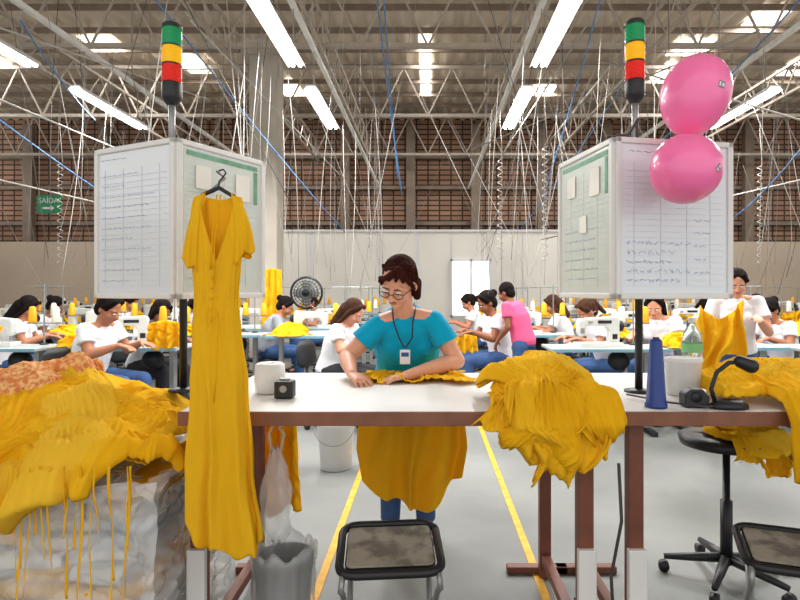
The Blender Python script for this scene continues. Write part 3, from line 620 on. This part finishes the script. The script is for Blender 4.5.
# ---------------------------------------------------------------- sewing stations
TB=.84
def mk_table():
    t=thing('sewing_table','x','table')
    MB().box((0,0,TB-.015),(1.12,.54,.028)).build('tabletop','tabletop',t,bev=.004); MB().box((0,-.272,TB-.015),(1.12,.006,.03)).build('edge_band','tedge',t)
    for s in(-1,1):
        MB().box((s*.42,.0,.43),(.05,.08,.78)).build('leg','steel',t,bev=.004); MB().box((s*.42,0,.025),(.06,.5,.04)).build('foot','dark',t,bev=.004)
    MB().box((0,.06,.1),(.8,.04,.03)).build('cross_bar','dark',t); MB().box((0,.02,.18),(.34,.24,.02)).build('pedal','dark',t); MB().ell((.18,.08,.69),(.11,.1,.1)).build('motor','dark',t,smooth=True)
    return t
def mk_machine():
    t=thing('sewing_machine','x','sewing machine')
    MB().box((0,0,.02),(.46,.18,.045)).build('bed','cream',t,bev=.006)
    MB().prism([(.10,.04),(.105,.15),(.085,.185),(.05,.2),(-.12,.205),(-.145,.18),(-.15,.11),(-.19,.10),(-.215,.13),(-.22,.24),(-.20,.275),(-.12,.285),(.17,.30),(.2,.285),(.21,.25),(.21,.04)],-.045,.045).build('arm','cream',t,bev=.014)
    MB().tube([(.21,0,.2),(.225,0,.2),(.245,0,.2),(.255,0,.2)],[.03,.055,.055,.04],20).build('hand_wheel','dark',t,smooth=True)
    MB().tube([(-.17,0,.1),(-.17,0,.045)],.004,6).build('needle_bar','steel',t); MB().lathe([(.022,0),(.022,.012)],(-.1,-.054,.24),16).build('tension_dial','steel',t)
    MB().box((.05,-.047,.245),(.14,.004,.03)).build('maker_plate','dark',t); MB().box((-.18,-.047,.16),(.04,.006,.05)).build('face_plate','steel',t); MB().box((.155,-.047,.1),(.05,.006,.05)).build('control_panel','dark',t)
    MB().tube([(-.05,0,.28),(-.05,0,.34),(-.02,0,.35)],.004,6).build('thread_guide','steel',t)
    return t
def mk_stand():
    t=thing('thread_stand','x','thread stand'); MB().tube([(0,0,0),(0,0,.62)],.008,8).build('pole','steel',t)
    MB().box((0,0,.22),(.34,.03,.012)).build('spool_shelf','steel',t); MB().tube([(-.17,0,.6),(.17,0,.6)],.005,6).build('guide_arm','steel',t); MB().lathe([(.04,0),(.04,.01),(.01,.02)]).build('foot','dark',t)
    return t
def mk_cone(m='boxo'): return MB().lathe([(.038,0),(.042,.01),(.03,.15),(.016,.165)],n=16).build('thread_cone',m,smooth=True,label='x',cat='thread cone',loc=V((0,0,0)))
def mk_heap(seed):
    def fn(u,v):
        x=(u-.5)*.5;y=(v-.5)*.4; e=min(1,math.hypot(u-.5,v-.5)*2); hgt=.14*(1-e**2.2); k=rid(x*14,y*9,seed)+1.2*abs(math.sin(u*24+6*noise.noise(V((u*3,v*3,seed)))))
        return V((x*(1+.2*k),y*(1+.2*k)-(.05*k),max(0.0,hgt+.022*k*(1-e**3))))
    return MB().grid(fn,60,50).build('garment','yellow',smooth=True,label='x',cat='garment',loc=V((0,0,0)))
protos=dict(t=mk_table(),m=mk_machine(),s=mk_stand(),c=mk_cone(),c2=mk_cone('boxw'),h=mk_heap(3.3),h2=mk_heap(9.1)); used={}
def put(k,loc,rz,label,group,sc=None):
    if k not in used: used[k]=1; o=protos[k]; o.location=loc; o.rotation_euler=(0,0,rz); o['label']=label; o['group']=group; 
    else: o=dup(protos[k],loc,rz,label,group)
    if sc: o.scale=(sc,)*3
    return o
rowD=[5.85,7.3,8.7,10.4,12.0,13.8]; rn=['nearest','second','third','fourth','fifth','rearmost']; pn=['first','second','third','fourth','fifth','sixth','seventh']
LX=[[-3.0,-4.3],[-1.45,-2.7,-3.95,-5.2],[-1.35,-2.6,-3.85,-5.1,-6.3],[-1.4,-3.65,-4.9,-6.15,-7.4],[-1.5,-2.8,-4.1,-5.4,-6.7,-8.0],[-1.5,-2.9,-4.3,-5.7,-7.1,-8.5]]
RX=[[1.7,2.95,4.15],[1.3,2.55,3.8,5.05],[1.35,2.6,3.85,5.1,6.3],[1.45,2.75,4.1,5.35,6.9],[1.5,2.8,4.1,5.4,6.7,8.0],[1.6,3.0,4.4,5.8,7.2,8.6]]
jr=random.Random(11)
for ri,D0 in enumerate(rowD):
    for sd,xs in(('left',LX[ri]),('right',RX[ri])):
        for i,x in enumerate(xs):
            D=D0+jr.uniform(-.14,.14); x+=jr.uniform(-.06,.06)
            w='%s station of the %s %s row'%(pn[i],rn[ri],sd); fl=(PI if (ri+i)%2 else 0)+jr.uniform(-.35,.35)
            put('t',(x,D,0),0,'pale grey sewing table, '+w,'sewing tables')
            put('m',(x-.05,D,TB),fl,'white industrial sewing machine, '+w,'sewing machines')
            put('s',(x+.36,D+.17,TB),0,'steel thread stand, '+w,'thread stands')
            for s,q in((-.12,'left'),(.12,'right')):
                wh=jr.random()<.25
                put('c2' if wh else 'c',(x+.36+s,D+.17,TB+.227),0,'%s %s thread cone, '%(q,'white' if wh else 'yellow')+w,'white thread cones' if wh else 'yellow thread cones')
            if jr.random()<.75 : put('h' if i%2 else 'h2',(x-.36,D-.1,TB+.002),random.uniform(0,6),'crumpled yellow garment on the table, '+w,'yellow garments on sewing tables',sc=random.uniform(.6,1.1))
# ---------------------------------------------------------------- workers
def worker(px,D,rz,label,J=SEAT,shirt='wshirt',pants='jeans',hair='hairb',skin='skin2',ch=True,sc=1.1,lean=.06,dip=0,**k):
    x=XP(px,D); J={a:V(b) for a,b in J.items()}
    for q,f in(('chest',.5),('neck',1),('head',1.35),('sha',.95),('shb',.95)): J[q]=J[q]+V((0,-lean*f,-lean*.35*f))
    J['wra']=J['wra']+V((0,-lean*.5,0)); J['wrb']=J['wrb']+V((0,-lean*.5,dip)); J['ela']=J['ela']+V((0,-lean*.6,0)); J['elb']=J['elb']+V((0,-lean*.6,dip*.4))
    human(label,(x,D,0),R(rz),J,shirt,pants,hair,skin,vox=.0095,sc=sc,**k)
    if ch: chair(x-.03*math.sin(R(rz)),D+.03*math.cos(R(rz)),R(rz),'black chair under the '+label)
worker(86,5.3,80,'leftmost seated woman, in profile, white t-shirt and jeans',style='bun',pitch=32,sc=1.14,lean=.08)
worker(143,6.35,65,'seated woman in white behind the left sewing table',pants='bpants',style='long',pitch=38,lean=.12,yaw=-10,skin='skin3')
worker(266,7.95,100,'seated worker in grey shirt beside the concrete column',shirt='greys',style='bun',pitch=35,lean=.1)
worker(331,6.0,70,'seated woman in white just left of woman in teal',pants='bpants',style='long',pitch=38,skin='skin',lean=.10,hair='hairc')
worker(503,6.9,-75,'worker in white shirt behind the one in pink',style='bun',sc=1.15,pitch=30,skin='skin3')
J6=dict(STAND); J6.update(ela=(-.21,-.04,1.08),elb=(.21,-.04,1.08),wra=(-.2,-.16,.9),wrb=(.18,-.2,.92))
worker(524,6.3,-125,'worker in pink t-shirt standing turned away beside the aisle',J=J6,shirt='pink',ch=False,male=True,style='short',sc=.93,pitch=26,lean=.1,hd=(0,-.4,-1),hn=(0,-1,.4),skin='skin3')
worker(611,6.4,-80,'seated worker in white left of the right notice box pole',style='pony',pitch=36,lean=.12,hair='hairc')
worker(663,6.5,-40,'seated woman in white leaning over, right of the pole',style='long',pitch=36,skin='skin',sc=1.16,lean=.10,yaw=10)
worker(697,7.9,35,'seated worker in yellow shirt farther back at right',shirt='yellow3',style='pony',pitch=30)
worker(322,10.1,-60,'seated worker in white shirt behind the fan',style='bun',pitch=30)
worker(567,8.0,-110,'seated worker in white between heap and notice box',style='long',pitch=30,hair='hairc')
worker(36,8.0,95,'seated worker in white in the far left rows',style='bun',pitch=35,lean=.1,skin='skin3')
worker(187,8.0,160,'seated worker in grey behind the left yellow cloth',style='pony',shirt='greys',pitch=30)
worker(786,6.5,-70,'seated worker in white at the right picture edge',style='bun',pitch=35,lean=.1)
worker(585,11.2,20,'tiny seated worker in white in the fifth right row',style='bun',pitch=30)
worker(118,9.5,90,'small seated worker in white behind the leftmost pair',style='pony',pitch=35)
worker(8,6.6,110,'seated worker in white at the left picture edge',style='long',pitch=35)
worker(480,9.5,-90,'small seated worker in white beside the bright window',style='pony',pitch=35)
worker(763,9.2,-60,'small seated worker in grey in the right back rows',shirt='greys',style='pony',pitch=35)
J9=dict(STAND); J9.update(wra=(-.20,-.36,1.17),wrb=(.12,-.38,1.22),ela=(-.25,-.12,1.08),elb=(.24,-.16,1.08))
worker(735,5.05,-22,'woman in white t-shirt standing and holding up yellow cloth at the right',J=J9,ch=False,style='pony',skin='skin',sc=.97,pitch=28,lean=.03)
cc=P(724,308,4.6)
def hf(u,v):
    nn=noise.noise(V((u*2,v*1.5,6)))
    return V((cc.x+(u-.5)*(.34+.20*v)-.08*v+.012*math.sin(u*16+nn*5)*v,4.63+(.02+.03*v)*math.sin(u*17+nn*6)+.012*rid(u*4,v*3,4),cc.z+.02-.13*math.sin(u*PI)*(1-.6*v)+.05*u-v*(.52+.12*math.sin(u*5+1))))
MB().grid(hf,80,56).build('garment','yellow',smooth=True,solid=.003,label='yellow garment held up by the standing woman at the right',cat='garment')
def hang(px,py,D,w_,h,label,seed,m='yellow'):
    c=P(px,py,D)
    def f(u,v): return V((c.x+(u-.5)*w_*(1+.25*v),D+.025*math.sin(u*20+seed+v)+.02*rid(u*6,v*3,seed),c.z-v*h*(1+.06*math.sin(u*8+seed))-.03*abs(u-.5)*2*(1-v)))
    MB().grid(f,50,40).build('garment',m,smooth=True,solid=.003,label=label,cat='garment')
hang(272,268,8.5,.26,.85,'yellow garment hanging beside the concrete column',1)
hang(279,418,2.95,.17,.48,'yellow garment hanging below the left end of the white table',5,'yellow2')
hang(466,334,6.9,.26,.42,'yellow garment hanging from a machine table right of the woman in teal',8)
hang(165,320,5.55,.3,.28,'yellow garment hanging over the left sewing table',11)
# fan
f=thing('pedestal_fan','grey round caged fan on a pole behind the sewing lines','fan',(XP(307,8.2),8.2,0))
MB().tube([(0,0,.02),(0,0,1.3)],.016,10).build('pole','steel',f); MB().lathe([(.2,0),(.2,.015),(.03,.04)]).build('base','dark',f,smooth=True)
g=MB()
for r in(.05,.09,.13,.17,.215): g.tube([(r*math.cos(a),-.06-(.24-r)*.2,1.36+r*math.sin(a)) for a in[2*PI*i/28 for i in range(29)]],.005,4)
g.tube([(.22*math.cos(a),-.03,1.36+.22*math.sin(a)) for a in[2*PI*i/28 for i in range(29)]],.018,6)
for i in range(24): a=2*PI*i/24; g.tube([(0.03*math.cos(a),-.1,1.36+.03*math.sin(a)),(.22*math.cos(a),-.06,1.36+.22*math.sin(a))],.003,4)
g.build('cage','dark',f)
for k in range(4):
    T=Matrix.Translation((0,-.04,1.36))@Matrix.Rotation(k*PI/2,4,'Y'); MB().ell((0,0,.1),(.07,.008,.09),T).build('blade','steel',f,smooth=True)
MB().tube([(0,-.08,1.36),(0,.1,1.36)],.05,16).build('motor','dark',f,smooth=True)
# ---------------------------------------------------------------- small stuff on tables
def at(px,D): return V((XP(px,D),D,TT+.001))
p=at(270,2.42); t=thing('tape_roll','thick soft white roll on the left end of the white table','roll',p)
MB().lathe([(.022,.002),(.05,0),(.06,.006),(.064,.06),(.06,.118),(.05,.125),(.022,.122),(.02,.06),(.022,.002)],n=36,cap=False).build('rolled_layers','wpl',t,smooth=True); MB().lathe([(.021,.004),(.021,.121),(.017,.121),(.017,.004)],n=24,cap=False).build('core','paper',t,smooth=True)
p=at(285,2.3); t=thing('tape_dispenser','small black block-shaped dispenser beside the white roll','dispenser',p)
MB().box((0,0,.035),(.075,.06,.07)).build('body','black',t,bev=.008); MB().tube([(0,-.031,.04),(0,-.034,.04)],.014,16).build('dial','wgrey',t); MB().box((0,0,.074),(.04,.02,.008)).build('blade','steel',t)
p=at(656,2.12); t=thing('thread_cone','tall dark blue plastic cone standing by the notice box pole','cone',p)
MB().lathe([(.040,0),(.040,.012),(.036,.016),(.022,.24),(.018,.248)],n=28).build('body','bluec',t,smooth=True); MB().lathe([(.012,.246),(.012,.256)],n=16).build('tip','bluec',t)
p=at(683,2.38); t=thing('plastic_pot','white plastic pot behind the blue cone','pot',p)
MB().lathe([(.06,0),(.068,.006),(.072,.13),(.076,.135),(.076,.15)],n=30).build('body','wpl',t,smooth=True); MB().lathe([(.07,.149),(.02,.153)],n=30).build('lid','wpl',t)
p=at(692,2.56); t=thing('water_bottle','clear water bottle with a green label behind the white pot','bottle',p)
MB().lathe([(.036,0),(.043,.01),(.043,.07),(.040,.1),(.043,.13),(.043,.20),(.036,.24),(.016,.27),(.014,.29)],n=28).build('body','bottle',t,smooth=True); MB().lathe([(.0445,.155),(.0445,.195)],n=28,cap=False).build('label','glabel',t,smooth=True); MB().lathe([(.017,.285),(.017,.305),(.013,.307)],n=20).build('cap','white',t)
p=at(694,2.13); t=thing('tape_dispenser','black tape dispenser at the table edge below the bottle','dispenser',p)
MB().prism([(-.045,0),(-.045,.05),(-.02,.068),(.02,.068),(.045,.04),(.045,0)],-.03,.03).build('body','black',t,bev=.006); MB().tube([(-.005,-.034,.04),(-.005,.034,.04)],.02,18).build('tape_roll','dark',t,smooth=True)
p=at(729,2.10); t=thing('desk_microphone','black gooseneck desk microphone at the right','microphone',p)
MB().spine([(0,0,0),(0,0,.015),(0,0,.03)],[(.07,.045),(.068,.043),(.045,.03)],(1,0,0),28).build('base','black',t,smooth=True)
MB().tube([(-.05,0,.02),(-.065,0,.07),(-.045,0,.13),(0,0,.165),(.04,-.01,.17)],.008,10).build('gooseneck','black',t,smooth=True)
MB().cap((.035,-.01,.17),(.07,-.02,.155),.022,.026,16).build('head','black',t,smooth=True)
cord([(.79,2.3,.985),(.9,2.16,.98),(1.0,2.08,.98),(1.04,2.09,.98)],.004,'wdark','microphone_cable','black cable of the microphone lying along the right table edge','cable',None,6)
cord([(.66,2.0,.8),(.67,2.0,.6),(.64,2.02,.4),(.66,2.05,.2),(.62,2.1,.02),(.70,2.3,.012),(.66,2.6,.012)],.006,'wdark','power_cable','black power cable hanging between the two tables','cable',None,8)
def stool(x,y,rz,label,tilt=R(10),sh=.44):
    t=thing('folding_stool',label,'stool',(x,y,0),rz); T=Matrix.Translation((0,0,sh))@Matrix.Rotation(tilt,4,'X')
    def loop(hx,hy,rc,z):
        pts=[]
        for sx,sy,a0 in((1,1,0),(-1,1,90),(-1,-1,180),(1,-1,270)):
            for k in range(5): a=R(a0+k*22.5); pts.append(T@V((sx*(hx-rc)+rc*math.cos(a),sy*(hy-rc)+rc*math.sin(a),z)))
        return pts+[pts[0]]
    MB().tube(loop(.185,.165,.06,0),.016,10).build('seat_frame','black',t,smooth=True)
    lp=loop(.165,.145,.05,.002)[:-1]; MB().rings([[p-V((0,0,.008)) for p in lp],lp]).build('seat_pan','black',t)
    lp=loop(.16,.128,.02,.012)[:-1]; MB().rings([[p-V((0,0,.008)) for p in lp],lp]).build('seat_board','worn',t,bev=.002)
    for s in(-1,1):
        MB().tube([T@V((s*.17,-.155,-.005)),T@V((s*.175,-.18,-.05)),(s*.17,-.12,.31),(s*.165,.17,.012)],.011,10).build('leg','steel',t,smooth=True); MB().tube([T@V((s*.15,.14,-.01)),(s*.15,-.19,.012)],.011,10).build('leg','steel',t,smooth=True)
    for y_,z_ in((-.165,.05),(.15,.05)): MB().tube([(-.16,y_,z_),(.16,y_,z_)],.009,8).build('cross_bar','steel',t,smooth=True)
    for s in(-1,1):
        for y_,x_ in((-.19,.15),(.17,.165)): MB().tube([(s*x_,y_,.0),(s*x_,y_,.02)],.014,8).build('foot_cap','black',t)
stool(XP(390,2.2),2.2,R(5),'worn folding stool with black frame in front of the woman\'s legs',R(8),.42)
stool(1.38,2.17,R(-20),'worn folding stool under the right table edge',R(4),.42)
t=thing('waste_bin','dark waste bin lined with a clear plastic bag under the table','bin',(XP(284,2.38),2.38,0))
MB().lathe([(.085,0),(.095,.005),(.12,.31)],n=30,cap=False).build('body','dark',t,smooth=True,solid=.003); MB().lathe([(.085,.002),(.001,.004)],n=30).build('bottom','dark',t)
rs=[]
for i,(r,z) in enumerate(((.124,.10),(.126,.16),(.126,.22),(.127,.28),(.136,.335),(.128,.355),(.112,.33),(.10,.22))): rs.append([V(((r+.012*noise.noise(V((j*.7,i*.8,1))))*math.cos(2*PI*j/60),(r+.012*noise.noise(V((j*.7,i*.8,1))))*math.sin(2*PI*j/60),z+.05*noise.noise(V((j*.35,i*.3,7)))*(z>.27 or z<.12))) for j in range(60)])
MB().rings(rs,cap=False).build('bag_liner','bag',t,smooth=True)
t=thing('bucket','white plastic bucket on the floor behind the table, left of the woman','bucket',(XP(336,4.55),4.55,0))
MB().lathe([(.11,0),(.12,.006),(.145,.34),(.15,.345),(.152,.37),(.146,.372)],n=30).build('body','wpl',t,smooth=True); MB().tube([(.15*math.cos(a),-.15*math.sin(a)*.35-.1,.33-.12*math.sin(a)) for a in[PI*i/14 for i in range(15)]],.003,6).build('handle','steel',t,smooth=True)
def bgf(x0,y0,z0,z1,r,label,seed):
    rs=[]
    for i in range(28):
        f=i/27; z=z0+(z1-z0)*f; rr=r*(.22+.78*math.sin(min(1,f*2.2)*PI/2))*(1 if f<.88 else 1-(f-.88)*5)
        rs.append([V((x0+rr*math.cos(a)*(1+.5*noise.noise(V((math.cos(a)*3,f*5,seed)))),y0+rr*.6*math.sin(a)*(1+.5*noise.noise(V((math.sin(a)*3,f*5,seed+4)))),z+.01*math.sin(a*5))) for a in[2*PI*j/40 for j in range(40)]])
    MB().rings(rs).tube([(x0-.015,y0,z0-.02),(x0-.03,y0,z0+.05),(x0,y0,z0+.10),(x0+.03,y0,z0+.05),(x0+.015,y0,z0-.02)],.006,6).build('plastic_bag','bag',smooth=True,label=label,cat='bag')
bgf(XP(276,2.2),2.2,.80,.44,.055,'crumpled clear plastic bag hanging under the left end of the white table',3)
# ---------------------------------------------------------------- camera, world
cam=bpy.data.cameras.new('camera'); cam.sensor_width=36; cam.lens=F*36/800; cam.shift_x=-28/800; cam.shift_y=-10/800; cam.clip_end=200
co=bpy.data.objects.new('camera',cam); col.objects.link(co); co.location=(0,0,H); co.rotation_euler=(R(90),0,0); C.scene.camera=co
w=bpy.data.worlds.new('w'); C.scene.world=w; w.use_nodes=True; bg=w.node_tree.nodes['Background']; bg.inputs[0].default_value=(1,.985,.96,1); bg.inputs[1].default_value=1.3
C.scene.view_settings.view_transform='Standard'
